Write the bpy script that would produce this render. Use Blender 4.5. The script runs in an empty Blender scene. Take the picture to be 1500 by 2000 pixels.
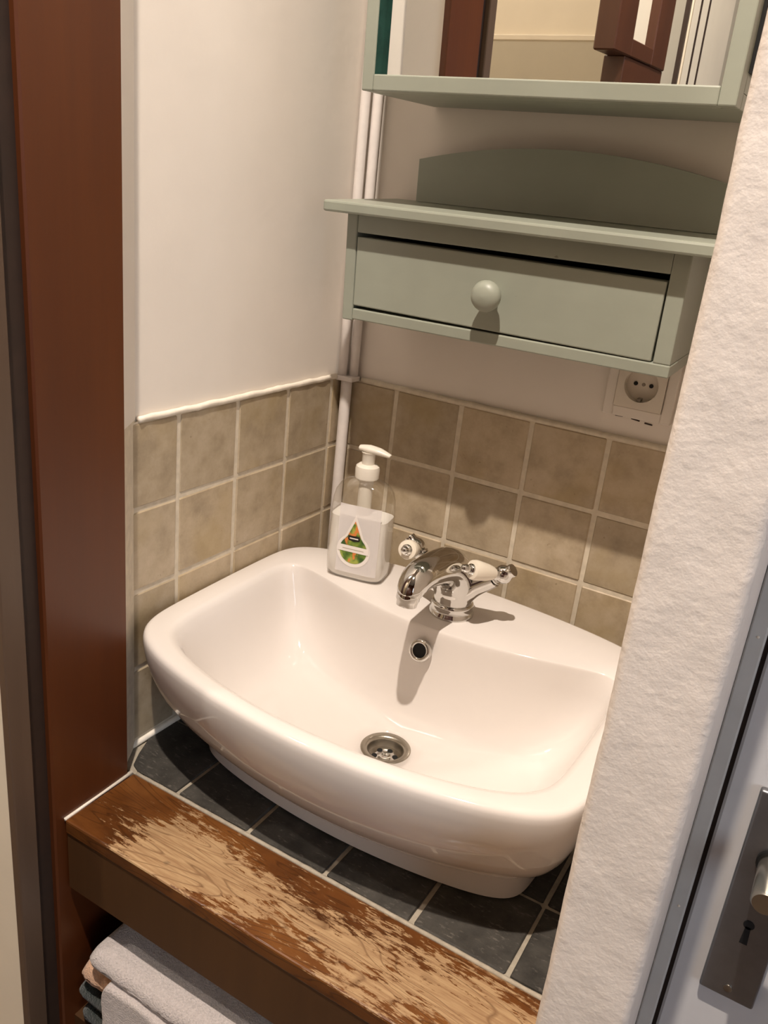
import bpy, bmesh, math, random
from mathutils import Vector, Matrix, noise
random.seed(7)
R_ = math.radians
SC = bpy.context.scene
COL = SC.collection

# ------------------------------------------------------------------ camera
cd = bpy.data.cameras.new('camera'); cam = bpy.data.objects.new('camera', cd); COL.objects.link(cam)
cam.location = (0.65451632, -1.03656002, 0.25433423)
cam.rotation_euler = (R_(69.20935232), R_(-5.78868423), R_(30.71033953))
cd.sensor_fit = 'VERTICAL'; cd.sensor_height = 36.0; cd.lens = 1635.344 / 2000 * 36.0
cd.clip_start = 0.01
SC.camera = cam

# ------------------------------------------------------------------ light
w = bpy.data.worlds.new('world'); SC.world = w; w.use_nodes = True
w.node_tree.nodes['Background'].inputs[0].default_value = (1.0, 0.9, 0.82, 1)
w.node_tree.nodes['Background'].inputs[1].default_value = 0.25
LAMP = Vector((0.50, -1.14, 1.93))
def light(name, kind, loc, energy, color, **kw):
    d = bpy.data.lights.new(name, kind); d.energy = energy; d.color = color
    for k, v in kw.items(): setattr(d, k, v)
    o = bpy.data.objects.new(name, d); o.location = loc; COL.objects.link(o); return o
light('ceiling_spot_light', 'SPOT', LAMP, 185, (1.0, 0.88, 0.77), shadow_soft_size=0.02, spot_size=R_(150), spot_blend=.35)
HALL = Vector((-0.85, -1.50, 1.93))
light('hall_spot_light', 'SPOT', HALL, 42, (1.0, 0.90, 0.80), shadow_soft_size=0.03, spot_size=R_(150), spot_blend=.35)
WL = light('cool_window_fill', 'AREA', (2.12, -1.75, 0.35), 3.5, (0.72, 0.84, 1.0), shape='RECTANGLE', size=0.8, size_y=1.0)  # cool fill light, given an unseen window added in the side wall
WL.rotation_euler = (0, R_(90), 0)
SC.view_settings.view_transform = 'Standard'; SC.view_settings.look = 'None'
SC.view_settings.gamma = 1.0; SC.view_settings.use_curve_mapping = False
SC.view_settings.exposure = 0.34

# ------------------------------------------------------------------ materials
def lin(c):
    return tuple((x / 12.92 if x <= .04045 else ((x + .055) / 1.055) ** 2.4) for x in c)
def hexc(h):
    return lin(tuple(int(h[i:i + 2], 16) / 255 for i in (0, 2, 4))) + (1,)
class NT:
    def __init__(s, name):
        s.m = bpy.data.materials.new(name); s.m.use_nodes = True
        s.t = s.m.node_tree; s.b = s.t.nodes['Principled BSDF']; s.tc = None
    def n(s, t, **kw):
        x = s.t.nodes.new(t)
        for k, v in kw.items():
            if k in x.inputs: x.inputs[k].default_value = v
            else: setattr(x, k, v)
        return x
    def l(s, a, b): s.t.links.new(a, b)
    def co(s):
        if not s.tc: s.tc = s.n('ShaderNodeTexCoord')
        return s.tc.outputs['Object']
    def map(s, scale=(1, 1, 1), rot=(0, 0, 0), loc=(0, 0, 0), src=None):
        m = s.n('ShaderNodeMapping'); m.inputs['Scale'].default_value = scale
        m.inputs['Rotation'].default_value = rot; m.inputs['Location'].default_value = loc
        s.l(src or s.co(), m.inputs['Vector']); return m.outputs[0]
    def noise(s, vec, scale, detail=4, rough=.55, w=None):
        x = s.n('ShaderNodeTexNoise'); x.inputs['Scale'].default_value = scale
        x.inputs['Detail'].default_value = detail; x.inputs['Roughness'].default_value = rough
        if w is not None:
            x.noise_dimensions = '4D'; s.l(w, x.inputs['W'])
        s.l(vec, x.inputs['Vector']); return x.outputs['Fac']
    def ramp(s, fac, stops):
        r = s.n('ShaderNodeValToRGB'); e = r.color_ramp.elements
        while len(e) < len(stops): e.new(0.5)
        for el, (p, c) in zip(e, stops): el.position = p; el.color = c if len(c) == 4 else tuple(c) + (1,)
        s.l(fac, r.inputs[0]); return r.outputs[0]
    def mix(s, fac, a, b, mode='MIX'):
        x = s.n('ShaderNodeMix', data_type='RGBA', blend_type=mode)
        if isinstance(fac, float): x.inputs[0].default_value = fac
        else: s.l(fac, x.inputs[0])
        for i, v in ((6, a), (7, b)):
            if isinstance(v, tuple): x.inputs[i].default_value = v
            else: s.l(v, x.inputs[i])
        return x.outputs[2]
    def math(s, op, a, b=None):
        x = s.n('ShaderNodeMath', operation=op)
        for i, v in ((0, a), (1, b)):
            if v is None: continue
            if isinstance(v, (int, float)): x.inputs[i].default_value = v
            else: s.l(v, x.inputs[i])
        return x.outputs[0]
    def bump(s, h, strength, dist=.001, prev=None):
        x = s.n('ShaderNodeBump'); x.inputs['Strength'].default_value = strength; x.inputs['Distance'].default_value = dist
        s.l(h, x.inputs['Height'])
        if prev: s.l(prev, x.inputs['Normal'])
        s.l(x.outputs[0], s.b.inputs['Normal']); return x.outputs[0]
    def base(s, c):
        if isinstance(c, tuple): s.b.inputs['Base Color'].default_value = c
        else: s.l(c, s.b.inputs['Base Color'])
    def set(s, **kw):
        for k, v in kw.items(): s.b.inputs[k.replace('_', ' ')].default_value = v
        return s
def plain(name, h, rough=.5, var=.12, scale=40, bump=0, metal=0.0, **kw):
    t = NT(name); c = hexc(h)
    f = t.noise(t.co(), scale)
    dark = tuple(x * (1 - var) for x in c[:3]) + (1,); lite = tuple(min(1, x * (1 + var)) for x in c[:3]) + (1,)
    t.base(t.ramp(f, [(.3, dark), (.7, lite)])); t.set(Roughness=rough, Metallic=metal)
    if bump: t.bump(f, bump, .001)
    for k, v in kw.items(): t.b.inputs[k.replace('_', ' ')].default_value = v
    return t.m

def m_plaster(name, h, strength, scale, dist=.002, rough=.7):
    t = NT(name); c = hexc(h)
    f = t.noise(t.co(), scale, 3, .55); g = t.noise(t.co(), scale * .22, 3); k = t.noise(t.co(), 9, 3)
    t.base(t.ramp(k, [(.3, tuple(x * .95 for x in c[:3])), (.7, c)])); t.set(Roughness=rough)
    hh = t.math('ADD', f, t.math('MULTIPLY', g, 1.4)); t.bump(hh, strength, dist); return t.m
M = {}
M['plaster'] = m_plaster('smooth_white_plaster', 'E6DDD2', .25, 70, .001)
M['rough'] = m_plaster('rough_white_plaster', 'E8DED5', .4, 170, .0014)
M['cream'] = m_plaster('cream_wall_paint', 'E6DAC6', .15, 60, .001)
M['greige'] = m_plaster('grey_beige_wall_paint', 'BDB3A0', .15, 60, .001)
M['ceiling'] = m_plaster('ceiling_paint', '9A8F80', .2, 60, .001)
def m_trav():
    t = NT('tumbled_travertine'); oi = t.n('ShaderNodeObjectInfo'); r = oi.outputs['Random']
    wv = t.math('MULTIPLY', r, 50.0)
    a = t.noise(t.co(), 30, 7, .66, wv); b = t.noise(t.co(), 75, 5, .6, wv); c = t.noise(t.co(), 12, 3, .5, t.math('ADD', wv, 9.0))
    col = t.ramp(a, [(.28, hexc('9A8C77')), (.5, hexc('B6A78F')), (.72, hexc('C8BAA5'))])
    col = t.mix(t.math('MULTIPLY', b, .35), col, hexc('97846A'))
    col = t.mix(t.ramp(c, [(.52, (0, 0, 0)), (.7, (.5, .5, .5))]), col, hexc('A8946A'))
    pit = t.ramp(t.noise(t.co(), 130, 3, .6, wv), [(.68, (0, 0, 0)), (.76, (.7, .7, .7))])
    col = t.mix(pit, col, hexc('7A6950'))
    tone = t.ramp(r, [(0, (.86, .84, .80)), (.5, (1, .98, .95)), (1, (1.08, 1.03, .95))])
    t.base(t.mix(1.0, col, tone, 'MULTIPLY')); t.set(Roughness=.42)
    t.bump(t.math('SUBTRACT', a, t.math('MULTIPLY', pit, .5)), .25, .002); return t.m
M['trav'] = m_trav()
M['grout'] = plain('sandy_grout', 'CFC3AE', .85, .1, 90, .3)
M['caulk'] = plain('white_caulk', 'E9DFCF', .5, .06, 120, .3)
def m_slate():
    t = NT('black_slate'); oi = t.n('ShaderNodeObjectInfo'); wv = t.math('MULTIPLY', oi.outputs['Random'], 40.0)
    a = t.noise(t.co(), 30, 6, .65, wv); b = t.noise(t.map((1, 3, 1), (0, 0, .6)), 90, 5, .7, wv)
    col = t.ramp(a, [(.3, hexc('2E2C29')), (.6, hexc('47443F')), (.8, hexc('605C56'))])
    sc = t.ramp(b, [(.57, (0, 0, 0)), (.72, (.75, .75, .75))])
    t.base(t.mix(sc, col, hexc('7A746C'))); t.set(Roughness=.62, Specular_IOR_Level=.25); t.bump(t.math('ADD', a, t.math('MULTIPLY', b, .5)), .5, .002); return t.m
M['slate'] = m_slate()
M['deckgrout'] = plain('deck_grout', 'A79D8C', .85, .15, 120, .4)
def m_oak():
    t = NT('worn_oak')
    ring = t.n('ShaderNodeTexNoise'); ring.inputs['Scale'].default_value = 1.0; ring.inputs['Detail'].default_value = 2
    ring.inputs['Distortion'].default_value = .6
    t.l(t.map((2.6, 18, 18)), ring.inputs['Vector'])
    g = t.math('FRACT', t.math('MULTIPLY', ring.outputs['Fac'], 24.0))
    line = t.ramp(g, [(0, (1, 1, 1)), (.14, (0, 0, 0)), (.9, (0, 0, 0)), (1, (1, 1, 1))])
    fib = t.noise(t.map((22, 330, 330), (0, 0, .05)), 1, 4, .6)
    blot = t.noise(t.map((7, 13, 13)), 1, 4, .6)
    dark = t.ramp(blot, [(.3, hexc('43240E')), (.5, hexc('633A19')), (.75, hexc('7E5026'))])
    dark = t.mix(t.math('MULTIPLY', line, .55), dark, hexc('311A0A'))
    worn = t.ramp(fib, [(.35, hexc('957350')), (.62, hexc('B0916A'))])
    worn = t.mix(t.math('MULTIPLY', t.math('MULTIPLY', line, fib), 1.2), worn, hexc('5E3A1A'))
    # worn patches: along the middle of the board, broken by the grain
    pt = t.noise(t.map((5.5, 11, 11), (0, 0, .12), (2.2, .3, 0)), 1, 3, .5)
    fine = t.noise(t.map((38, 190, 190), (0, 0, .06)), 1, 6, .78)
    sep = t.n('ShaderNodeSeparateXYZ'); t.l(t.co(), sep.inputs[0])
    mid = t.math('ABSOLUTE', t.math('ADD', sep.outputs['Y'], .008))
    midf = t.math('SUBTRACT', .62, t.math('MULTIPLY', mid, 9.0))
    e = t.math('ADD', t.math('ADD', t.math('MULTIPLY', pt, .95), t.math('MULTIPLY', fine, 1.15)), t.math('MULTIPLY', midf, .50))
    endx = t.math('MULTIPLY', t.math('MAXIMUM', t.math('SUBTRACT', -.155, sep.outputs['X']), 0.0), 3.2)
    e = t.math('SUBTRACT', e, endx)
    mask = t.ramp(e, [(.99, (0, 0, 0)), (1.0, (1, 1, 1))]) if False else t.ramp(t.math('SUBTRACT', e, .47), [(.715, (0, 0, 0)), (.775, (1, 1, 1))])
    up = t.n('ShaderNodeNewGeometry'); sn = t.n('ShaderNodeSeparateXYZ'); t.l(up.outputs['Normal'], sn.inputs[0])
    mask = t.math('MULTIPLY', mask, t.math('GREATER_THAN', sn.outputs['Z'], .3))
    col = t.mix(mask, dark, worn)
    spots = t.noise(t.map((26, 40, 40), (0, 0, .4)), 1, 2, .4)
    col = t.mix(t.ramp(spots, [(.7, (0, 0, 0)), (.77, (.75, .75, .75))]), col, hexc('3A2C22'))
    t.base(col)
    rr = t.ramp(mask, [(0, (.28, .28, .28)), (1, (.6, .6, .6))]); t.l(rr, t.b.inputs['Roughness'])
    t.bump(t.math('ADD', fib, t.math('MULTIPLY', line, -.4)), .25, .001); return t.m
M['oak'] = m_oak()
def m_varnish(name, a, b, c, rough=.35):
    t = NT(name)
    g = t.noise(t.map((70, 70, 3)), 1, 5, .6); k = t.noise(t.map((9, 9, 2)), 1, 3, .5)
    col = t.mix(t.math('MULTIPLY', g, .6), t.ramp(k, [(.3, hexc(a)), (.7, hexc(b))]), hexc(c))
    t.base(col); t.set(Roughness=rough); t.bump(g, .12, .001); return t.m
M['post'] = m_varnish('red_brown_varnish', '55290F', '663616', '43200D', .38)
M['postsheen'] = m_varnish('sheen_tinted_brown_wood', '5C493A', '6B5646', '4A3A2F', .45)  # grey sheen on the lip is mixed into this brown base colour
M['darkgap'] = plain('dark_brown_groove', '2E1E15', .6, .15, 60)
M['hallbrown'] = m_varnish('dark_brown_stain', '4A2A19', '583320', '381D12', .4)
M['apron'] = m_varnish('dark_oak_apron', '4B3119', '5A3C20', '3A2413', .45)
def m_green():
    t = NT('sage_green_paint')
    g = t.noise(t.map((14, 60, 60)), 1, 4, .6); k = t.noise(t.co(), 8, 3)
    col = t.mix(t.math('MULTIPLY', g, .35), t.ramp(k, [(.3, hexc('93978A')), (.7, hexc('9DA193'))]), hexc('8A8D7E'))
    chip = t.noise(t.map((60, 110, 110)), 1, 3, .6)
    col = t.mix(t.ramp(chip, [(.76, (0, 0, 0)), (.80, (.55, .55, .55))]), col, hexc('5C5A4B'))
    t.base(col); t.set(Roughness=.42); t.bump(g, .08, .001); return t.m
M['green'] = m_green()
M['teal'] = plain('dark_teal_glass_edge', '23463F', .15, .2, 60)
M['black'] = plain('black_shadow_gap', '0B0A09', .8, .1, 60)
t = NT('mirror_silver'); t.set(Base_Color=(.86, .87, .84, 1), Metallic=1.0, Roughness=.008)
f = t.noise(t.co(), 6); t.base(t.ramp(f, [(0, (.85, .86, .83)), (1, (.87, .88, .85))])); M['mirror'] = t.m
M['porcelain'] = plain('white_glazed_porcelain', 'DFD8D2', .07, .012, 12, Specular_IOR_Level=.55)
M['ceramic'] = plain('ivory_ceramic', 'E6DCCB', .12, .03, 30)
M['chrome'] = plain('chrome', 'D4D2CE', .05, .03, 30, metal=1.0)
M['steel'] = plain('brushed_steel', 'A9A296', .32, .06, 60, metal=1.0)
M['nickel'] = plain('satin_nickel', 'C9C3B4', .26, .05, 60, metal=1.0)
M['plate'] = plain('satin_grey_aluminium', '8C8B8C', .36, .05, 90, metal=.9)
M['hole'] = plain('dark_hole', '080808', .7, .1, 60)
M['pipe'] = plain('white_painted_pipe', 'E0D8D2', .35, .05, 60, .1)
M['socket'] = plain('cream_plastic', 'DDD3C4', .35, .03, 40)
M['doorpaint'] = plain('white_door_paint', 'D6D4D4', .4, .04, 25, .06)
M['framepaint'] = plain('grey_white_frame_paint', 'C9C8C4', .4, .05, 30, .08)
M['pump'] = plain('translucent_white_plastic', 'E4DDD0', .3, .03, 40)
M['liquid'] = plain('white_soap', 'F2EEE8', .25, .02, 30)
t = NT('clear_plastic')
for n_ in list(t.t.nodes): t.t.nodes.remove(n_)
out = t.n('ShaderNodeOutputMaterial'); mx = t.n('ShaderNodeMixShader'); tr = t.n('ShaderNodeBsdfTransparent'); gl = t.n('ShaderNodeBsdfGlossy')
tr.inputs[0].default_value = (.985, .98, .965, 1); gl.inputs['Roughness'].default_value = .06
lw = t.n('ShaderNodeLayerWeight'); lw.inputs['Blend'].default_value = .22
mu = t.n('ShaderNodeMath', operation='MULTIPLY_ADD'); mu.inputs[1].default_value = .55; mu.inputs[2].default_value = .03
t.l(lw.outputs['Facing'], mu.inputs[0]); t.l(mu.outputs[0], mx.inputs[0]); t.l(tr.outputs[0], mx.inputs[1]); t.l(gl.outputs[0], mx.inputs[2]); t.l(mx.outputs[0], out.inputs[0])
M['clear'] = t.m
t = NT('frosted_label_film'); f = t.noise(t.co(), 50); t.base(t.ramp(f, [(0, hexc('EDE8E6')), (1, hexc('E4DEDC'))])); t.set(Roughness=.3, Alpha=.78); M['film'] = t.m
M['labelwhite'] = plain('label_white', 'F0EAE4', .35, .02, 30)
t = NT('fruit_print'); f = t.noise(t.map((60, 60, 60)), 1, 2, .5); g = t.noise(t.map((90, 60, 60), (0, .5, 0), (3, 1, 0)), 1, 2, .5)
c1 = t.ramp(f, [(.36, hexc('35561F')), (.48, hexc('5F7D2C')), (.58, hexc('A3AC4C'))])
sp = t.n('ShaderNodeSeparateXYZ'); t.l(t.co(), sp.inputs[0])
orr = t.math('SUBTRACT', t.math('ADD', g, .02), t.math('MULTIPLY', t.math('ABSOLUTE', t.math('ADD', sp.outputs['X'], -.001)), 16.0))
t.base(t.mix(t.ramp(orr, [(.46, (0, 0, 0)), (.53, (1, 1, 1))]), c1, hexc('DE8440'))); t.set(Roughness=.3); M['fruit'] = t.m
M['badge'] = plain('badge_black', '15120D', .3, .1, 30)
def m_towel(name, h):
    t = NT(name); c = hexc(h); f = t.noise(t.co(), 420, 3, .7); g = t.noise(t.co(), 40, 3)
    t.base(t.ramp(f, [(.3, tuple(x * .72 for x in c[:3])), (.65, c)])); t.set(Roughness=.95, Sheen_Weight=.4)
    t.bump(t.math('ADD', f, t.math('MULTIPLY', g, 1.0)), .9, .003); return t.m
M['tgrey'] = m_towel('pale_grey_terry', 'D3C8C4'); M['tpeach'] = m_towel('peach_terry', 'F2C09A'); M['tgreen'] = m_towel('dark_green_terry', '14241E')
M['floor'] = plain('dark_floor', '5A4A3C', .5, .15, 12)
t = NT('lamp_glow'); t.set(Base_Color=(1, .9, .75, 1), Emission_Color=(1, .82, .62, 1), Emission_Strength=6.0); M['glow'] = t.m
t = NT('glowing_fill_pane'); t.set(Base_Color=(.8, .9, 1, 1), Emission_Color=(.72, .84, 1, 1), Emission_Strength=2.0, Roughness=.1); M['fillpane'] = t.m  # self-lit pane for the added fill window

# ------------------------------------------------------------------ mesh helpers
def mk(name, bm, mat, parent=None, smooth=False, auto=None, loc=None):
    bmesh.ops.recalc_face_normals(bm, faces=bm.faces)
    me = bpy.data.meshes.new(name); bm.to_mesh(me); bm.free()
    me.materials.append(M[mat] if isinstance(mat, str) else mat)
    if smooth:
        for p in me.polygons: p.use_smooth = True
        if auto is not None: me.set_sharp_from_angle(angle=R_(auto))
    o = bpy.data.objects.new(name, me); COL.objects.link(o)
    if parent: o.parent = parent
    if loc: o.location = loc
    return o
def box(bm, x0, x1, y0, y1, z0, z1, bev=0, seg=1):
    b2 = bmesh.new(); bmesh.ops.create_cube(b2, size=1)
    for v in b2.verts:
        v.co = Vector(((x0 + x1) / 2 + v.co.x * (x1 - x0), (y0 + y1) / 2 + v.co.y * (y1 - y0), (z0 + z1) / 2 + v.co.z * (z1 - z0)))
    if bev: bmesh.ops.bevel(b2, geom=list(b2.edges), offset=bev, segments=seg, affect='EDGES', profile=.5)
    join(bm, b2); return bm
def join(bm, b2, mat=None):
    if mat: bmesh.ops.transform(b2, matrix=mat, verts=b2.verts)
    me = bpy.data.meshes.new('tmp'); b2.to_mesh(me); b2.free(); bm.from_mesh(me); bpy.data.meshes.remove(me)
def B(*a, **k): return box(bmesh.new(), *a, **k)
def loft(bm, rings, cap0=False, cap1=False, closed=True):
    vs = [[bm.verts.new(p) for p in r] for r in rings]
    n = len(rings[0])
    for a, b in zip(vs, vs[1:]):
        for i in range(n if closed else n - 1):
            j = (i + 1) % n; bm.faces.new((a[i], a[j], b[j], b[i]))
    if cap0: bm.faces.new(vs[0][::-1])
    if cap1: bm.faces.new(vs[-1])
    return bm
def lathe(bm, prof, mat=None, n=24, cap0=True, cap1=True):
    b2 = bmesh.new()
    loft(b2, [[(r * math.cos(2 * math.pi * i / n), r * math.sin(2 * math.pi * i / n), z) for i in range(n)] for r, z in prof], cap0, cap1)
    join(bm, b2, mat); return bm
def axis(p, d):
    d = Vector(d).normalized(); q = Vector((0, 0, 1)).rotation_difference(d)
    return Matrix.Translation(p) @ q.to_matrix().to_4x4()
def sphere_prof(r, z0, k=10):
    return [(max(1e-4, r * math.sin(math.pi * i / k)), z0 - r * math.cos(math.pi * i / k)) for i in range(k + 1)]
def tube(bm, pts, rad, n=20, cap=True):
    P = [Vector(p) for p in pts]
    ov = (P[-1] - P[0]).normalized()
    rings = []; ref = Vector((1, 0, 0)) if abs(ov.x) < .7 else Vector((0, 0, 1))
    for i, p in enumerate(P):
        d = (P[min(i + 1, len(P) - 1)] - P[max(i - 1, 0)]).normalized()
        a = ref - d * ref.dot(d)
        if a.length < 1e-3: a = Vector((0, 1, 0)) - d * d.y
        a.normalize(); b = d.cross(a); r = rad[i] if isinstance(rad, (list, tuple)) else rad
        rings.append([p + r * (a * math.cos(2 * math.pi * k / n) + b * math.sin(2 * math.pi * k / n)) for k in range(n)])
    return loft(bm, rings, cap, cap)
def smoothpath(pts, vals, k=6):
    out, ov = [], []
    n = len(pts); P = [Vector(p) for p in pts]
    for i in range(n - 1):
        p0, p1, p2, p3 = P[max(i - 1, 0)], P[i], P[i + 1], P[min(i + 2, n - 1)]
        for s in range(k):
            u = s / k
            out.append(.5 * ((2 * p1) + (p2 - p0) * u + (2 * p0 - 5 * p1 + 4 * p2 - p3) * u * u + (3 * p1 - p0 - 3 * p2 + p3) * u ** 3))
            ov.append(vals[i] * (1 - u) + vals[i + 1] * u)
    out.append(P[-1]); ov.append(vals[-1]); return out, ov
def thing(name, label, cat, loc=(0, 0, 0), rot=(0, 0, 0), group=None):
    o = bpy.data.objects.new(name, None); COL.objects.link(o); o.empty_display_size = .03
    o.location = loc; o.rotation_euler = rot; tag(o, label, cat, group); return o
def tag(o, label, cat, group=None):
    o['label'] = label; o['category'] = cat
    if group: o['group'] = group
    return o
def struct(o, label=None):
    o['kind'] = 'structure'
    if label: o['label'] = label
    return o
def prism(bm, poly, a, b, ax='z'):
    def p(u, v, w): return {'z': (u, v, w), 'y': (u, w, v), 'x': (w, u, v)}[ax]
    return loft(bm, [[p(u, v, a) for u, v in poly], [p(u, v, b) for u, v in poly]], True, True)

# ------------------------------------------------------------------ room shell
FZ, CZ = -1.22, 1.98
PT, PZ = 0.104, 0.1024
DECK = -0.4156
struct(mk('floor', B(-1.6, 2.3, -3.1, .1, FZ - .05, FZ), 'floor'))
struct(mk('ceiling', B(-1.6, 2.3, -3.1, .1, CZ, CZ + .05), 'ceiling'))
wl = struct(mk('wall_left', B(-.10, -.005, -.46, .10, FZ, CZ), 'plaster'), 'white plaster niche wall with beige stone tiles below')
wb = struct(mk('wall_back', B(-.005, .64, .005, .10, FZ, CZ), 'plaster'), 'white plaster wall behind basin with beige stone tiles')
# rough plaster pier at the right of the niche
def pier():
    bm = bmesh.new()
    x0, x1, y0, y1 = .5697, .6325, -.556, .004
    prof = []
    r = .006
    def arc(cx, cy, a0, a1, n=5):
        for i in range(n + 1):
            a = a0 + (a1 - a0) * i / n; prof.append((cx + r * math.cos(a), cy + r * math.sin(a)))
    arc(x0 + r, y0 + r, math.pi, 1.5 * math.pi)
    for i in range(1, 10): prof.append((x0 + r + (x1 - x0 - 2 * r) * i / 10, y0))
    arc(x1 - r, y0 + r, 1.5 * math.pi, 2 * math.pi)
    prof += [(x1, y1), (x0, y1)]
    rings = []
    N = 420
    for k in range(N + 1):
        z = FZ + (CZ - FZ) * k / N; ring = []
        for (x, y) in prof:
            n1 = noise.noise(Vector((x * 60, y * 60, z * 45))) * .0006 + noise.noise(Vector((x * 14, y * 14, z * 11 + 5))) * .0012
            if y > 0: n1 = 0
            ring.append((x + (n1 if x < x0 + .01 else 0) - .0015 * max(z, 0), y - n1, z))
        rings.append(ring)
    return loft(bm, rings, True, True)
wr = struct(mk('wall_right', pier(), 'rough', smooth=True, auto=50), 'rough white plastered wall pier in front of the basin')
# wall left of the door post, seen at the lower left edge
struct(mk('wall_front', B(-1.55, .0245, -.6065, -.590, FZ, CZ), 'cream'), 'cream wall at the left edge of the picture')
# hall behind the camera (seen in the mirror)
wf = struct(mk('wall_far', B(-1.55, -.03, -2.30, -2.20, FZ, CZ), 'cream'), 'cream wall across the hall')
mk('wainscot', B(-1.55, -.03, -2.206, -2.188, FZ, .650), 'greige', wf)
mk('wainscot_rail', B(-1.55, -.03, -2.214, -2.185, .650, .668, bev=.003), 'cream', wf)
wh = struct(mk('wall_hall', B(-.06, -.008, -2.75, -1.74, FZ, CZ), 'greige'), 'beige hall wall')
struct(mk('wall_rear', B(-1.6, 2.3, -3.15, -3.05, FZ, CZ), 'hallbrown'))
struct(mk('wall_side', B(2.2, 2.3, -3.1, .1, FZ, CZ), 'hallbrown'))
struct(mk('wall_outer', B(-1.65, -1.55, -3.1, -.46, FZ, CZ), 'cream'))
for i, (a, b) in enumerate(((-1.965, -1.90), (-2.06, -1.985), (-2.40, -2.08))):
    mk('board', B(-.008, .012, b, a, FZ, CZ, bev=.003), 'cream', wh)
for a, b in ((-1.90, -1.885), (-1.985, -1.965), (-2.08, -2.06)):
    mk('board_gap', B(-.0085, .0128 if a < -1.95 else .004, a, b, FZ, CZ), 'darkgap', wh)

# dark brown frame and panel in the hall, seen in the mirror
fr = struct(mk('trim_1', B(-.05, .0, -1.74, -1.40, FZ, .53, bev=.002), 'hallbrown'), 'dark brown hall door post in the mirror')
mk('stile', B(-.045, .004, -1.43, -1.30, .53, CZ - .002, bev=.003), 'hallbrown', fr)
mk('stile', B(-.045, .004, -1.74, -1.61, .53, CZ - .002, bev=.003), 'hallbrown', fr)
mk('bottom_rail', B(-.045, .0035, -1.6105, -1.4295, .531, .567, bev=.002), 'hallbrown', fr)
mk('panel', B(-.035, -.02, -1.62, -1.42, .56, CZ - .003), 'cream', fr)

# wooden door post at the left
po = struct(mk('trim_2', B(-.10, .035, -.561, -.4555, FZ, CZ, bev=.002), 'post'), 'reddish brown wooden door post left of the basin')
mk('groove', B(-.09, .0275, -.583, -.5605, FZ, CZ), 'darkgap', po)
mk('front_lip', B(.0243, .0352, -.6072, -.5825, FZ, CZ, bev=.0015), 'postsheen', po)
def fillet():
    return prism(bmesh.new(), [(-.0052, -.404), (.026, -.456), (-.0052, -.456)], .001, CZ)
struct(mk('trim_3', fillet(), 'plaster'), 'plaster bevel between white wall and door post')
struct(mk('trim_4', prism(bmesh.new(), [(-.0052, -.404), (.026, -.456), (-.0052, -.456)], DECK, .001), 'grout'), 'grout bevel beside door post')

# ------------------------------------------------------------------ wall tiles
def tile_mesh(sx, sy, sz, name, mat, bev=.0018, wob=.00035):
    bm = B(-sx / 2, sx / 2, -sy / 2, sy / 2, -sz / 2, sz / 2, bev=bev)
    for v in bm.verts:
        v.co += Vector((random.uniform(-1, 1), random.uniform(-1, 1), random.uniform(-1, 1))) * wob
    o = mk(name, bm, mat); me = o.data; bpy.data.objects.remove(o); return me
def place(name, me, parent, loc, rot=(0, 0, 0)):
    o = bpy.data.objects.new(name, me); COL.objects.link(o); o.parent = parent; o.location = loc; o.rotation_euler = rot; return o
J = .0054
# wall_left : tile faces at x = 0
mk('grout', B(-.0052, -.0014, -.4555, .004, DECK - .01, -.001), 'grout', wl)
ycols = [(-.0302 + J / 2, .002)] + [(-(.0302 + (k + 1) * PT) + J / 2, -(.0302 + k * PT) - J / 2) for k in range(4)]
full = [tile_mesh(.0076, PT - J, PZ - J, 'tile', 'trav') for _ in range(4)]
for ci, (a, b) in enumerate(ycols):
    for r in range(4):
        zc = -(r + .5) * PZ
        me = full[(ci + 2 * r) % 4] if ci else tile_mesh(.0076, b - a, PZ - J, 'tile', 'trav')
        place('tile', me, wl, (-.0038 + random.uniform(-.0004, .0003), (a + b) / 2, zc), (random.uniform(-.006, .006), 0, 0))
# caulk bead on top of the left tiles
pp, rr = [], []
for i in range(40):
    y = -.404 + .40 * i / 39
    pp.append((-.001, y, .0015 + .0016 * noise.noise(Vector((y * 40, 0, 0))))); rr.append(.0036 + .0012 * noise.noise(Vector((y * 60, 3, 0))))
mk('caulk_bead', tube(bmesh.new(), pp, rr, 10), 'caulk', wl, True)
mk('caulk_bead', tube(bmesh.new(), [(-.001, -.404 - .015 + .0, DECK + .002), (.001, -.30, DECK + .002), (.001, -.02, DECK + .002)], .0042, 10), 'caulk', wl, True)
# wall_back : tile faces at y = 0
mk('grout', B(-.004, .57, .0014, .0052, DECK - .01, -.003), 'grout', wb)
fullb = [tile_mesh(PT - J, .0076, PZ - J, 'tile', 'trav') for _ in range(4)]
xc = [(-.001, .0899 - J / 2)] + [(.0899 + k * PT + J / 2, .0899 + (k + 1) * PT - J / 2) for k in range(4)] + [(.0899 + 4 * PT + J / 2, .5700)]
for ci, (a, b) in enumerate(xc):
    for r in range(4):
        zc = -.002 - (r + .5) * PZ
        me = fullb[(ci + 3 * r) % 4] if 0 < ci < 5 else tile_mesh(b - a, .0076, PZ - J, 'tile', 'trav')
        place('tile', me, wb, ((a + b) / 2, .0038 + random.uniform(-.0003, .0004), zc), (0, random.uniform(-.006, .006), 0))
pp, rr = [], []
for i in range(40):
    x = .03 + .54 * i / 39
    pp.append((x, .0022, -.0012 + .0008 * noise.noise(Vector((x * 40, 7, 0))))); rr.append(.0040 + .0009 * noise.noise(Vector((x * 60, 3, 0))))
mk('caulk_bead', tube(bmesh.new(), pp, rr, 8), 'grout', wb, True)
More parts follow.
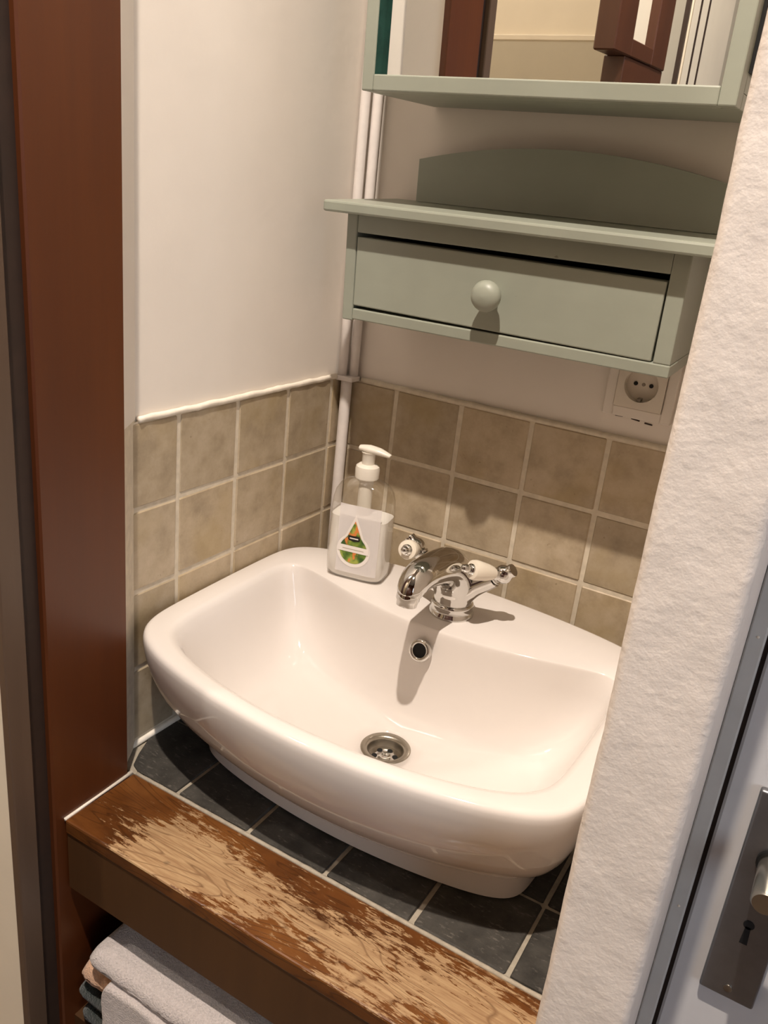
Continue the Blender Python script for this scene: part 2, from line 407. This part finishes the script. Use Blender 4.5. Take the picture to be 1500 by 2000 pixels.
# scuffs in the plaster below the socket
for x, z, l_, a in ((.4065, .0265, .010, .1), (.4275, .0255, .011, -.35), (.4440, .0235, .010, -.2)):
    o = mk('scuff', B(-l_ / 2, l_ / 2, -.0006, .0006, -.0009, .0009, bev=.0004), 'darkgap', wb, loc=(x, .0046, z)); o.rotation_euler = (0, -a * .3, 0)

# ------------------------------------------------------------------ tiled countertop and oak front board
ct = thing('tiled_countertop', 'black slate tiled countertop under the white basin', 'countertop', (.285, -.22, DECK))
mk('slab', B(-.285 - .004, .285, -.2275, .2235, -.07, -.0028), 'deckgrout', ct)
dt = [tile_mesh(PT - .005, PT - .005, .009, 'tile', 'slate', .0015, .0008) for _ in range(4)]
xs = [.1004 + k * PT for k in range(-1, 6)]
yj = [-.4457, -.3405, -.2365, -.1325, -.0285]
for i in range(len(xs) - 1):
    for j in range(5):
        x0, x1 = xs[i] + .0025, xs[i + 1] - .0025
        y0 = yj[j] + .0018; y1 = (yj[j + 1] - .0025) if j < 4 else -.001
        if i == 0: x0 = .003
        if i == 5: x1 = .569
        if i == 0 and j == 0:      # clipped corner tile beside the door post
            bm = prism(bmesh.new(), [(x0 + .022, y0 + .006), (x0 + .036, y0), (x1, y0), (x1, y1), (x0, y1), (x0, y0 + .052), (x0 + .012, y0 + .024)], -.0045, .0045)
            for v in bm.verts: v.co.x -= (x0 + x1) / 2; v.co.y -= (y0 + y1) / 2
            o = mk('tile', bm, 'slate'); me = o.data; bpy.data.objects.remove(o)
        elif 0 < i < 5 and j < 4: me = dt[(i + 3 * j) % 4]
        else: me = tile_mesh(x1 - x0, y1 - y0, .009, 'tile', 'slate', .0015, .0008)
        place('tile', me, ct, ((x0 + x1) / 2 - .285, (y0 + y1) / 2 + .22, -.0045), (0, 0, random.uniform(-.004, .004)))
pp, rr = [], []
for i in range(60):
    x = -.245 + .53 * i / 59
    pp.append((x, -.2272, -.0012)); rr.append(.0026 + .0007 * noise.noise(Vector((x * 70, 1, 0))))
mk('grout_bead', tube(bmesh.new(), pp, rr, 8), 'deckgrout', ct, True)

bd = thing('oak_edge_board', 'worn brown oak board edging the front of the tiled countertop', 'board', (.3, -.4985, DECK))
mk('top_plank', B(-.2625, .2700, -.0511, .0488, -.0175, .0005, bev=.0022, seg=2), 'oak', bd)
mk('apron', B(-.2625, .2700, -.0495, -.028, -.0955, -.0170, bev=.0015), 'apron', bd)
mk('side_caulk', tube(bmesh.new(), [(-.264, -.050, -.0005), (-.2640, 0, .0008), (-.2650, .048, .0012)], [.0022, .0016, .0026], 8), 'caulk', bd, True)
struct(mk('trim_5', B(-.005, .57, -.545, .004, -.742, -.7165), 'apron'), 'dark shelf below the countertop')

# ------------------------------------------------------------------ washbasin
RIM = -.2345; CX = .278
def outline(a, yf, bf, yb, bb, n, sb=.012, tp=.015, N=144):
    out = []
    for i in range(N):
        s = i / N * 4; k = int(s); f = (s - k) * 2 - 1
        f = math.sin(f * math.pi / 2) * .35 + f * .65
        p = [(1, f), (-f, 1), (-1, -f), (f, -1)][k]
        q = (abs(p[0]) ** n + abs(p[1]) ** n) ** (-1 / n); u, v = p[0] * q, p[1] * q
        x = a * u * (1 - sb * v * v + tp * v)
        F = yf + bf * u * u; Bk = yb - bb * u * u
        out.append((CX + x, F + (Bk - F) * (v + 1) / 2))
    return out
def outer(d, n=9): return outline(.2735 - d * .55, -.485 + d, .050, -.052 - d, .040, n)
def inner(d, n=8, t=0):
    o = outline(.2425 - d, -.466 + d, .046 * (1 - t), -.200 - d * .36, -.058 * (1 - t), n)
    return o
def basin():
    rings = []
    def add(o, z): rings.append([(x - CX, y + .27, z - DECK) for x, y in o])
    for z, d in ((-.3860, .12), (-.3860, .088), (-.3845, .0800), (-.3805, .0735), (-.374, .0660), (-.363, .0555), (-.348, .0425), (-.330, .0290), (-.305, .0145), (-.28, .0060), (-.26, .0015), (-.247, .0002), (-.241, .0004), (-.2375, .0017), (-.2355, .0042), (RIM, .008)):
        add(outer(d, 9), z)
    for z, d, n, t in ((RIM, -.003, 8, 0), (-.2352, .0005, 8, 0), (-.2375, .0038, 8, 0), (-.242, .0066, 8, 0), (-.250, .0095, 7.5, 0), (-.265, .0135, 7.5, 0), (-.285, .019, 7, 0), (-.305, .026, 6.5, .1), (-.322, .035, 6, .2), (-.337, .046, 5.5, .35), (-.349, .060, 5, .5)):
        add(inner(d, n, t), z)
    # blend to the round drain seat
    last = inner(.060, 5, .5); yc = -.275
    for w_, z, r in ((.18, -.3545, .031), (.36, -.3590, .031), (.54, -.3625, .031), (.72, -.3652, .031), (.88, -.3675, .031), (1, -.3695, .031), (1, -.3725, .0295), (1, -.388, .028)):
        o = []
        for (x, y) in last:
            a = math.atan2((y - yc) / (.131 if y > yc else .131), (x - CX) / .1825 * .9)
            cx, cy = CX + r * math.cos(a), yc + r * math.sin(a)
            o.append((x * (1 - w_) + cx * w_, y * (1 - w_) + cy * w_))
        add(o, z)
    return loft(bmesh.new(), rings, True, True)
wbz = thing('washbasin', 'white ceramic countertop washbasin with overflow hole and steel drain', 'washbasin', (CX, -.27, DECK))
mk('bowl', basin(), 'porcelain', wbz, True)
def foot():
    rings = []
    for z, d in ((.0, .003), (.002, 0), (.0295, 0)):
        o = outline(.219 - d, -.396 + d, .030, -.12 - d, .01, 11)
        rings.append([(x - CX, y + .27, z + .0012) for x, y in o])
    return loft(bmesh.new(), rings, True, True)
mk('foot', foot(), 'porcelain', wbz, True, 40)
# overflow
om = axis((0, -.2135 + .27, -.262 - DECK), (0, -.94, .34))
ov = mk('overflow_ring', lathe(bmesh.new(), [(.0086, -.006), (.0086, .0018), (.0100, .0034), (.0125, .0032), (.0142, .0015), (.0146, -.003)], om, 32), 'chrome', wbz, True)
mk('overflow_hole', lathe(bmesh.new(), [(.0088, -.004), (.0088, .0006)], om, 32), 'hole', ov)
# drain
dr = mk('drain', lathe(bmesh.new(), [(.0210, -.0200), (.0213, -.0035), (.0222, -.0012), (.0245, .0004), (.0300, .0006), (.0312, -.0006), (.0312, -.004), (.0232, -.0055), (.0232, -.0215), (.0, -.0215)][:8], Matrix.Translation((0, -.005, -.3695 - DECK)), 40, False, False), 'steel', wbz, True)
gd = lathe(bmesh.new(), [(.0212, -.0135), (.016, -.0125), (.0075, -.0122), (.006, -.0135), (.0025, -.0145), (.0001, -.0145)], Matrix.Translation((0, -.005, -.3695 - DECK)), 40, False, True)
gr = mk('drain_grid', gd, 'chrome', wbz, True)
for k in range(6):
    a = k * math.pi / 3 + .5
    mk('drain_hole', lathe(bmesh.new(), [(.0034, -.0005), (.0034, .0004)], axis((.0125 * math.cos(a), -.005 + .0125 * math.sin(a), -.3695 - .0121 - DECK), (0, 0, 1)), 16), 'hole', gr)

# ------------------------------------------------------------------ mixer tap
tp = thing('basin_mixer_tap', 'chrome two-handle mixer tap with ivory levers on the basin ledge', 'tap', (.283, -.145, RIM))
mk('base_ring', lathe(bmesh.new(), [(.0285, 0), (.0288, .003), (.0268, .0055), (.0262, .0125), (.0272, .0145), (.0262, .017), (.024, .018)], None, 40), 'chrome', tp, True, 50)
pts = [(0, 0, .014), (0, 0, .030), (0, -.003, .046), (0, -.015, .063), (0, -.036, .077), (0, -.060, .084), (0, -.086, .088), (0, -.107, .0885), (0, -.120, .084), (0, -.127, .077), (0, -.1295, .070)]
rad = [.0235, .0262, .0268, .0258, .0238, .0218, .0200, .0188, .0174, .0154, .0118]
a, b = smoothpath(pts, rad)
mk('spout', tube(bmesh.new(), a, b, 28), 'chrome', tp, True, 60)
nz = axis((0, -.1300, .072), (0, -.20, -.98))
mk('nozzle', lathe(bmesh.new(), [(.0100, -.006), (.0134, -.003), (.0136, .003), (.0122, .0055), (.0116, .0110), (.0106, .0115), (.0102, .009), (.0001, .009)], nz, 28), 'chrome', tp, True, 40)
for s in (-1, 1):
    a0 = Vector((s * .012, 0, .034)); a1 = Vector((s * .050, 0, .064)); hub = Vector((s * .0585, 0, .0715))
    ax = (hub - a0).normalized()
    pa, ra = smoothpath([a0, a0 * .6 + a1 * .4, a1], [.0185, .0125, .0105])
    mk('valve_arm', tube(bmesh.new(), pa, ra, 22), 'chrome', tp, True, 60)
    hb = lathe(bmesh.new(), [(.0085, -.011), (.0098, -.0095), (.0098, -.0075), (.0072, -.006)] + [(r, z + .003) for r, z in sphere_prof(.0118, 0, 12)[3:10]] + [(.0078, .014), (.0084, .0155), (.0078, .018), (.0001, .018)], axis(hub, ax), 28)
    h = mk('handle_hub', hb, 'chrome', tp, True, 50)
    d = Vector((.12, -.93, .28)) if s < 0 else Vector((-.50, -.82, .28))
    d = d.normalized(); lm = axis(hub + d * .006, d) @ Matrix.Diagonal((1, 1, 1 if s < 0 else 1.16, 1))
    mk('lever_collar', lathe(bmesh.new(), [(.0075, 0), (.0082, .004), (.0065, .0065)], lm, 22), 'chrome', h, True, 50)
    mk('lever', lathe(bmesh.new(), [(.0066, .005), (.0088, .009), (.0108, .017), (.0122, .027), (.0126, .032), (.0116, .0355), (.0075, .0365)], lm, 28), 'ceramic', h, True, 60)
    mk('lever_tip', lathe(bmesh.new(), [(.0072, .0362), (.0070, .0378), (.0042, .0392)] + [(r * .85, z + .0435) for r, z in sphere_prof(.0064, 0, 8)[1:]], lm, 22), 'chrome', h, True, 60)

# ------------------------------------------------------------------ soap dispenser
sd = thing('soap_dispenser', 'clear plastic pump soap bottle with white soap on the basin ledge', 'soap dispenser', (.1325, -.133, RIM + .0003), (0, 0, R_(11)))
def rrect(a, b, n, N=64):
    o = []
    for i in range(N):
        th = 2 * math.pi * i / N; c, s = math.cos(th), math.sin(th)
        q = (abs(c / a) ** n + abs(s / b) ** n) ** (-1 / n); o.append((c * q, s * q))
    return o
def bottle(ins, zs):
    rings = []
    for z, a, b, n in zs:
        rings.append([(x, y, z) for x, y in rrect(max(a - ins, .002), max(b - ins, .002), n)])
    return rings
BP = [(.0, .034, .019, 4), (.0015, .038, .022, 4), (.006, .0405, .0245, 4.5), (.03, .0415, .0255, 4.8), (.09, .0405, .0255, 4.8), (.112, .0395, .025, 4.2), (.122, .0375, .0238, 3.6), (.130, .033, .0215, 3), (.1355, .026, .0185, 2.5), (.1385, .018, .015, 2.1), (.1395, .0125, .0125, 2), (.147, .012, .012, 2)]
mk('bottle', loft(bmesh.new(), bottle(0, BP), True, False), 'clear', sd, True)
LP_ = [(z + .0014, a, b, n) for z, a, b, n in BP[:3]] + [(.03, .0415, .0255, 4.8), (.0885, .0405, .0255, 4.8)]
mk('liquid_soap', loft(bmesh.new(), bottle(.0013, LP_), True, True), 'liquid', sd, True, 60)
mk('dip_tube', tube(bmesh.new(), [(0, 0, .085), (0, 0, .142)], .0095, 20), 'pump', sd, True, 60)
mk('collar', lathe(bmesh.new(), [(.0145, .1395), (.0158, .141), (.0162, .152), (.0152, .1565), (.0120, .159), (.0075, .1595)], None, 28), 'pump', sd, True, 22)
mk('pump_stem', lathe(bmesh.new(), [(.0085, .158), (.0085, .173), (.010, .1755)], None, 24), 'pump', sd, True, 50)
hp, hr = smoothpath([(-.013, 0, .1795), (0, 0, .1800), (.014, 0, .1785), (.030, 0, .1735)], [.0055, .0085, .0075, .0035])
hb = tube(bmesh.new(), hp, hr, 18)
for v in hb.verts: v.co.z = .1785 + (v.co.z - .1785) * .62
ph = mk('pump_head', hb, 'pump', sd, True, 60); ph.rotation_euler = (0, 0, R_(-4))
# label on the front face
def front_y(x): return -.0255 * (1 - (abs(x) / .041) ** 4.8) ** (1 / 4.8)
def sheet(poly, lift, z0):
    bm = bmesh.new(); vs = [bm.verts.new((x, front_y(x) - lift, z)) for x, z in poly]; f = bm.faces.new(vs)
    bmesh.ops.triangulate(bm, faces=[f]); return bm
def rectgrid(x0, x1, z0, z1, lift, k=10):
    return loft(bmesh.new(), [[(x0 + (x1 - x0) * i / k, front_y(x0 + (x1 - x0) * i / k) - lift, z) for i in range(k + 1)] for z in (z0, z1)], closed=False)
lab = mk('label', rectgrid(-.0235, .0335, .012, .1085, .0004), 'film', sd)
def drop(cx, cz, r, tip, k=40):
    o = []
    for i in range(k + 1):
        a = R_(-235) + R_(290) * i / k      # round belly from upper left, below, to upper right
        o.append((cx + r * math.cos(a), cz + r * math.sin(a)))
    x1, z1 = o[-1]
    L, Rr = [], []
    for i in range(1, 8):
        u = i / 8; q = u * u * (3 - 2 * u)
        Rr.append((cx + (x1 - cx) * (1 - u) ** 1.25, z1 + (tip - z1) * u))
    x0, z0 = o[0]
    for i in range(7, 0, -1):
        u = i / 8; L.append((cx + (x0 - cx) * (1 - u) ** 1.25, z0 + (tip - z0) * u))
    return o + Rr + [(cx, tip)] + L
mk('label_drop', sheet(drop(.0, .0445, .0235, .0955), .0007, 0), 'labelwhite', lab)
mk('label_picture', sheet(drop(.0, .0455, .0192, .0870), .0010, 0), 'fruit', lab)
mk('label_banner', rectgrid(-.0215, .0215, .0425, .0515, .0013), 'labelwhite', lab)
mk('label_badge', sheet([(-.0085, .0612), (-.0075, .0595), (0, .0580), (.0075, .0595), (.0085, .0612), (.0080, .0660), (-.0080, .0660)], .0014, 0), 'badge', lab)
mk('label_badge_text', rectgrid(-.0060, .0060, .0616, .0632, .0016, 4), 'labelwhite', lab)
mk('label_banner_text', rectgrid(-.0150, .0150, .0462, .0472, .0015, 6), 'greige', lab)

# ------------------------------------------------------------------ shelf unit with drawer
su = thing('wall_shelf_with_drawer', 'sage green wall shelf with arched back and one drawer', 'wall shelf', (0, .004, .2507), (R_(2.9), 0, 0))
def part(name, mat, parent, *a, bev=.0015, seg=2): return mk(name, B(*a, bev=bev, seg=seg), mat, parent)
part('shelf_board', 'green', su, .0575, .524, -.174, -.002, -.0130, .0, bev=.0025)
poly = [(.0985, .0005)] + [(.0985 + (.382) * i / 24, .0735 - .0225 * ((i - 12) / 12) ** 2) for i in range(25)] + [(.4805, .0005)]
mk('back_panel', prism(bmesh.new(), poly, -.022, -.004, 'y'), 'green', su)
part('side_panel', 'green', su, .0785, .0930, -.152, -.004, -.1390, -.0128)
part('side_panel', 'green', su, .4640, .4820, -.1515, -.004, -.1240, -.0128)
part('top_rail', 'green', su, .0930, .4640, -.1512, -.132, -.0345, -.0128)
part('bottom_rail', 'green', su, .0930, .4825, -.1520, -.004, -.1372, -.1238)
mk('inner_back', B(.0925, .4645, -.012, -.005, -.125, -.0128), 'black', su)
dw = mk('drawer', B(-.1845, .1840, -.0005, .0175, -.0405, .0405, bev=.0015, seg=2), 'green', su, loc=(.2782, -.1512, -.0810)); dw.rotation_euler = (0, R_(.45), 0)
mk('drawer_box', B(-.1800, .1800, .0175, .12, -.038, .034), 'black', dw)
kb = lathe(bmesh.new(), [(.0078, .0), (.0082, .002), (.0078, .006), (.0090, .010), (.0138, .0135), (.0168, .0185), (.0172, .0230), (.0150, .0285), (.0095, .0320), (.0001, .0333)], axis((.0, -.0005, .0005), (0, -1, 0)), 32)
mk('knob', kb, 'green', dw, True, 60)

# ------------------------------------------------------------------ mirror cabinet
mc = thing('mirror_cabinet', 'sage green framed mirror cabinet above the arched shelf', 'mirror cabinet', (0, .004, .3636), (R_(1.7), 0, 0))
X0, X1, H = .098, .4945, .56
part('bottom_board', 'green', mc, X0, X1, -.150, -.002, .0, .0135)
part('top_board', 'green', mc, X0, X1, -.150, -.002, H - .0135, H)
part('side_board', 'green', mc, X0, X0 + .014, -.150, -.002, .0135, H - .0135)
part('side_board', 'green', mc, X1 - .014, X1, -.150, -.002, .0135, H - .0135)
mk('back_board', B(X0 + .01, X1 - .01, -.010, -.003, .01, H - .01), 'green', mc)
part('stile', 'green', mc, X0, X0 + .0145, -.174, -.1502, .0, H)
part('stile', 'green', mc, X1 - .0165, X1, -.174, -.1502, .0, H)
part('rail', 'green', mc, X0 + .0145, X1 - .0165, -.174, -.1502, .0, .0165)
part('rail', 'green', mc, X0 + .0145, X1 - .0165, -.174, -.1502, H - .0165, H)
mk('mirror_glass', B(X0 + .0140, X1 - .0160, -.159, -.1545, .016, H - .016), 'mirror', mc)
mk('glass_edge', B(X0 + .0144, X0 + .0152, -.1715, -.159, .0165, H - .0165), 'teal', mc)
mk('side_black_strip', B(X1 - .001, X1 + .003, -.1490, -.030, .030, H - .03), 'black', mc)  # near-black strip along the cabinet's right side

# ------------------------------------------------------------------ wall socket
so = thing('wall_socket', 'cream round-well power socket under the drawer', 'socket', (.4285, .005, .0700))
fr_ = bmesh.new()
box(fr_, -.042, -.0295, -.0095, 0, -.042, .042, bev=.001); box(fr_, .0295, .042, -.0095, 0, -.042, .042, bev=.001)
box(fr_, -.0295, .0295, -.0095, 0, -.042, -.0295, bev=.001); box(fr_, -.0295, .0295, -.0095, 0, .0295, .042, bev=.001)
mk('outer_frame', fr_, 'plaster', so)
def face_plate():
    bm = bmesh.new(); N = 48; r = .0205
    sq = []; ci = []; cb = []
    for i in range(N):
        a = 2 * math.pi * i / N; c, s = math.cos(a), math.sin(a); q = .0290 / max(abs(c), abs(s))
        sq.append((c * q, -.0125, s * q)); ci.append((c * r, -.0125, s * r)); cb.append((c * r, -.001, s * r))
    sb_ = [(x, -.001, z) for x, y, z in sq]
    return loft(bm, [sb_, sq, ci, cb], False, True)
mk('face_plate', face_plate(), 'socket', so)
for x in (-.0095, .0095): mk('pin_hole', lathe(bmesh.new(), [(.0026, 0), (.0026, .001)], axis((x, -.0008, 0), (0, -1, 0)), 16), 'hole', so)
mk('screw', lathe(bmesh.new(), [(.0022, 0), (.0020, .001)], axis((0, -.0008, 0), (0, -1, 0)), 16), 'steel', so)
mk('earth_clip', B(-.0025, .0025, -.0105, -.001, -.0205, -.0160, bev=.0006), 'steel', so)
mk('earth_clip', B(-.0025, .0025, -.0105, -.001, .0160, .0205, bev=.0006), 'steel', so)

# ------------------------------------------------------------------ pipes in the corner
pc = thing('corner_pipes', 'white painted pipes running up the tiled corner', 'pipe', (.01, -.008, 0))
def wob(x, y, z0, z1, k=20, s=1): return [(x + .0006 * noise.noise(Vector((s, 0, z0 + (z1 - z0) * i / k * 8))), y, z0 + (z1 - z0) * i / k) for i in range(k + 1)]
mk('pipe', tube(bmesh.new(), wob(-.0045, -.0055, .0, CZ), .0068, 16), 'pipe', pc, True)
mk('pipe', tube(bmesh.new(), wob(.0090, .0035, .0, CZ, s=4), .0068, 16), 'pipe', pc, True)
mk('lower_pipe', tube(bmesh.new(), wob(.0025, -.0035, DECK + .004, .002, s=9), .0082, 18), 'pipe', pc, True)
mk('pipe_clip', B(-.0115, .0170, -.0135, .010, -.0035, .0035, bev=.001), 'pipe', pc)

# ------------------------------------------------------------------ white door at the right
DY = -.42
d1 = struct(mk('door_1', B(.6482, 1.42, DY, DY + .04, FZ + .01, .80, bev=.002), 'doorpaint'), 'white painted door with steel handle at right edge')
df = struct(mk('trim_6', B(.6328, .6448, -.4345, DY + .06, FZ, .83, bev=.0012), 'framepaint'), 'greyish white door frame strip beside the plaster wall')
mk('gap', B(.6445, .6485, DY + .004, DY + .05, FZ, .83), 'darkgap', df)
mk('head', B(.6448, 1.45, -.4345, DY + .06, .805, .85, bev=.0012), 'framepaint', df)
for z in (-.012, -.262): mk('nail', lathe(bmesh.new(), sphere_prof(.0011, 0, 6), Matrix.Translation((.6395, -.4346, z)), 10), 'caulk', df, True)
struct(mk('wall_end', B(1.42, 2.2, DY - .02, DY + .08, FZ, CZ), 'greige')); struct(mk('wall_over_door', B(.6325, 1.42, DY - .02, DY + .08, .85, CZ), 'plaster'))
pl = mk('handle_plate', B(.6703, .7130, DY - .0075, DY, -.3355, -.1345, bev=.0022, seg=3), 'plate', d1, True, 40)
kh = bmesh.new(); lathe(kh, [(.0042, 0), (.0042, .0006)], axis((.6915, DY - .0074, -.2560), (0, -1, 0)), 20)
prism(kh, [(.6895, -.2580), (.6935, -.2580), (.6945, -.2755), (.6885, -.2755)], DY - .0080, DY - .0074, 'y')
mk('keyhole', kh, 'hole', pl)
mk('screw', lathe(bmesh.new(), [(.0036, 0), (.0034, .0008), (.0020, .0004), (.0001, .0004)], axis((.6915, DY - .0075, -.3245), (0, -1, 0)), 20), 'steel', pl, True, 40)
mk('screw', lathe(bmesh.new(), [(.0036, 0), (.0034, .0008), (.0020, .0004), (.0001, .0004)], axis((.6915, DY - .0075, -.1455), (0, -1, 0)), 20), 'steel', pl, True, 40)
hm = axis((.6935, DY - .0075, -.1930), (0, -1, 0))
lv = mk('lever_neck', lathe(bmesh.new(), [(.0098, .0), (.0098, .046), (.0085, .0485), (.0001, .0488)], hm, 28), 'nickel', pl, True, 40)
mk('collar', lathe(bmesh.new(), [(.0118, 0), (.0118, .003), (.0100, .0032)], hm, 28), 'hole', pl, True, 40)
la, lr = smoothpath([(.694, DY - .047, -.193), (.72, DY - .0475, -.193), (.80, DY - .046, -.193), (.808, DY - .038, -.193)], [.0088, .0085, .0085, .0085])
mk('lever_bar', tube(bmesh.new(), la, lr, 20), 'nickel', lv, True, 60)

# ------------------------------------------------------------------ towels on the shelf
def towel(name, label, mat, slabs, seed):
    """folded terry towel; each slab (x0, x1, y front, y back, z0, z1) is one fold with rounded front and left end"""
    bm = bmesh.new(); O = Vector(slabs[0][:1] + slabs[0][2:3] + slabs[0][4:5])
    for (x0, x1, yf, yb, za, zb) in slabs:
        r = min((zb - za) / 2, (yb - yf) / 2); prof = []; zm = (za + zb) / 2
        def run(p, q, n):
            for i in range(n): prof.append((p[0] + (q[0] - p[0]) * i / n, p[1] + (q[1] - p[1]) * i / n))
        run((yb, zb), (yf + r, zb), 16)
        for i in range(9):
            a = math.pi / 2 + math.pi / 2 * i / 8; prof.append((yf + r + r * math.cos(a), zb - r + r * math.sin(a)))
        run((yf, zb - r - .001), (yf, za + r), 12)
        for i in range(9):
            a = math.pi + math.pi / 2 * i / 8; prof.append((yf + r + r * math.cos(a), za + r + r * math.sin(a)))
        run((yf + r + .001, za), (yb, za), 16)
        rings = []
        for k in range(80):
            if k < 10:
                a = k / 10 * math.pi / 2; x = x0 + .012 * (1 - math.cos(a)); sq = .15 + .85 * math.sin(a)
            else: x = x0 + .012 + (x1 - x0 - .012) * (k - 10) / 69; sq = 1
            ring = []
            for (y, z) in prof:
                yy = yf + .5 * min(r, .012) * (1 - sq) + (y - yf); zz = zm + (z - zm) * sq
                n_ = noise.noise(Vector((x * 20, y * 18, zz * 20 + seed))) * .0034 + noise.noise(Vector((x * 210, y * 210, zz * 210 + seed))) * .0010
                ring.append((x + n_ * .5 - O.x, yy + n_ * .7 - O.y, zz + n_ * .8 - O.z))
            rings.append(ring)
        loft(bm, rings, True, True)
    o = mk(name, bm, mat, None, True); o.location = O; tag(o, label, 'towel', 'folded towels under the countertop'); return o
towel('folded_towel', 'pale grey terry towel on top of the stack under the oak board', 'tgrey', [(.078, .50, -.560, -.30, -.5995, -.567), (.104, .50, -.566, -.5545, -.71, -.594)], 3)
towel('folded_towel', 'peach terry towel poking out left between grey and green towels', 'tpeach', [(.057, .40, -.551, -.31, -.648, -.603)], 11)
towel('folded_towel', 'dark green terry towel at the bottom of the towel stack', 'tgreen', [(.044, .44, -.550, -.30, -.682, -.654), (.050, .44, -.549, -.30, -.712, -.685)], 17)

# ------------------------------------------------------------------ lamp and added fill window outside the view
lp = thing('ceiling_spot', 'small round ceiling spot lamp above the doorway', 'lamp', (LAMP.x, LAMP.y, CZ))
mk('housing', lathe(bmesh.new(), [(.048, 0), (.048, -.006), (.040, -.008), (.036, -.002)], None, 32), 'nickel', lp, True, 40)
mk('bulb', lathe(bmesh.new(), [(.034, -.001), (.030, -.006), (.012, -.010), (.0001, -.011)], None, 32), 'glow', lp, True)
hp_ = thing('ceiling_spot', 'small round ceiling spot lamp out in the hall', 'lamp', (HALL.x, HALL.y, CZ))
mk('housing', lathe(bmesh.new(), [(.048, 0), (.048, -.006), (.040, -.008), (.036, -.002)], None, 32), 'nickel', hp_, True, 40)
mk('bulb', lathe(bmesh.new(), [(.034, -.001), (.030, -.006), (.012, -.010), (.0001, -.011)], None, 32), 'glow', hp_, True)
wn = struct(mk('fill_window_1', B(2.185, 2.198, -2.2, -1.3, -.2, .9), 'fillpane'), 'unseen glowing window pane added for cool fill')
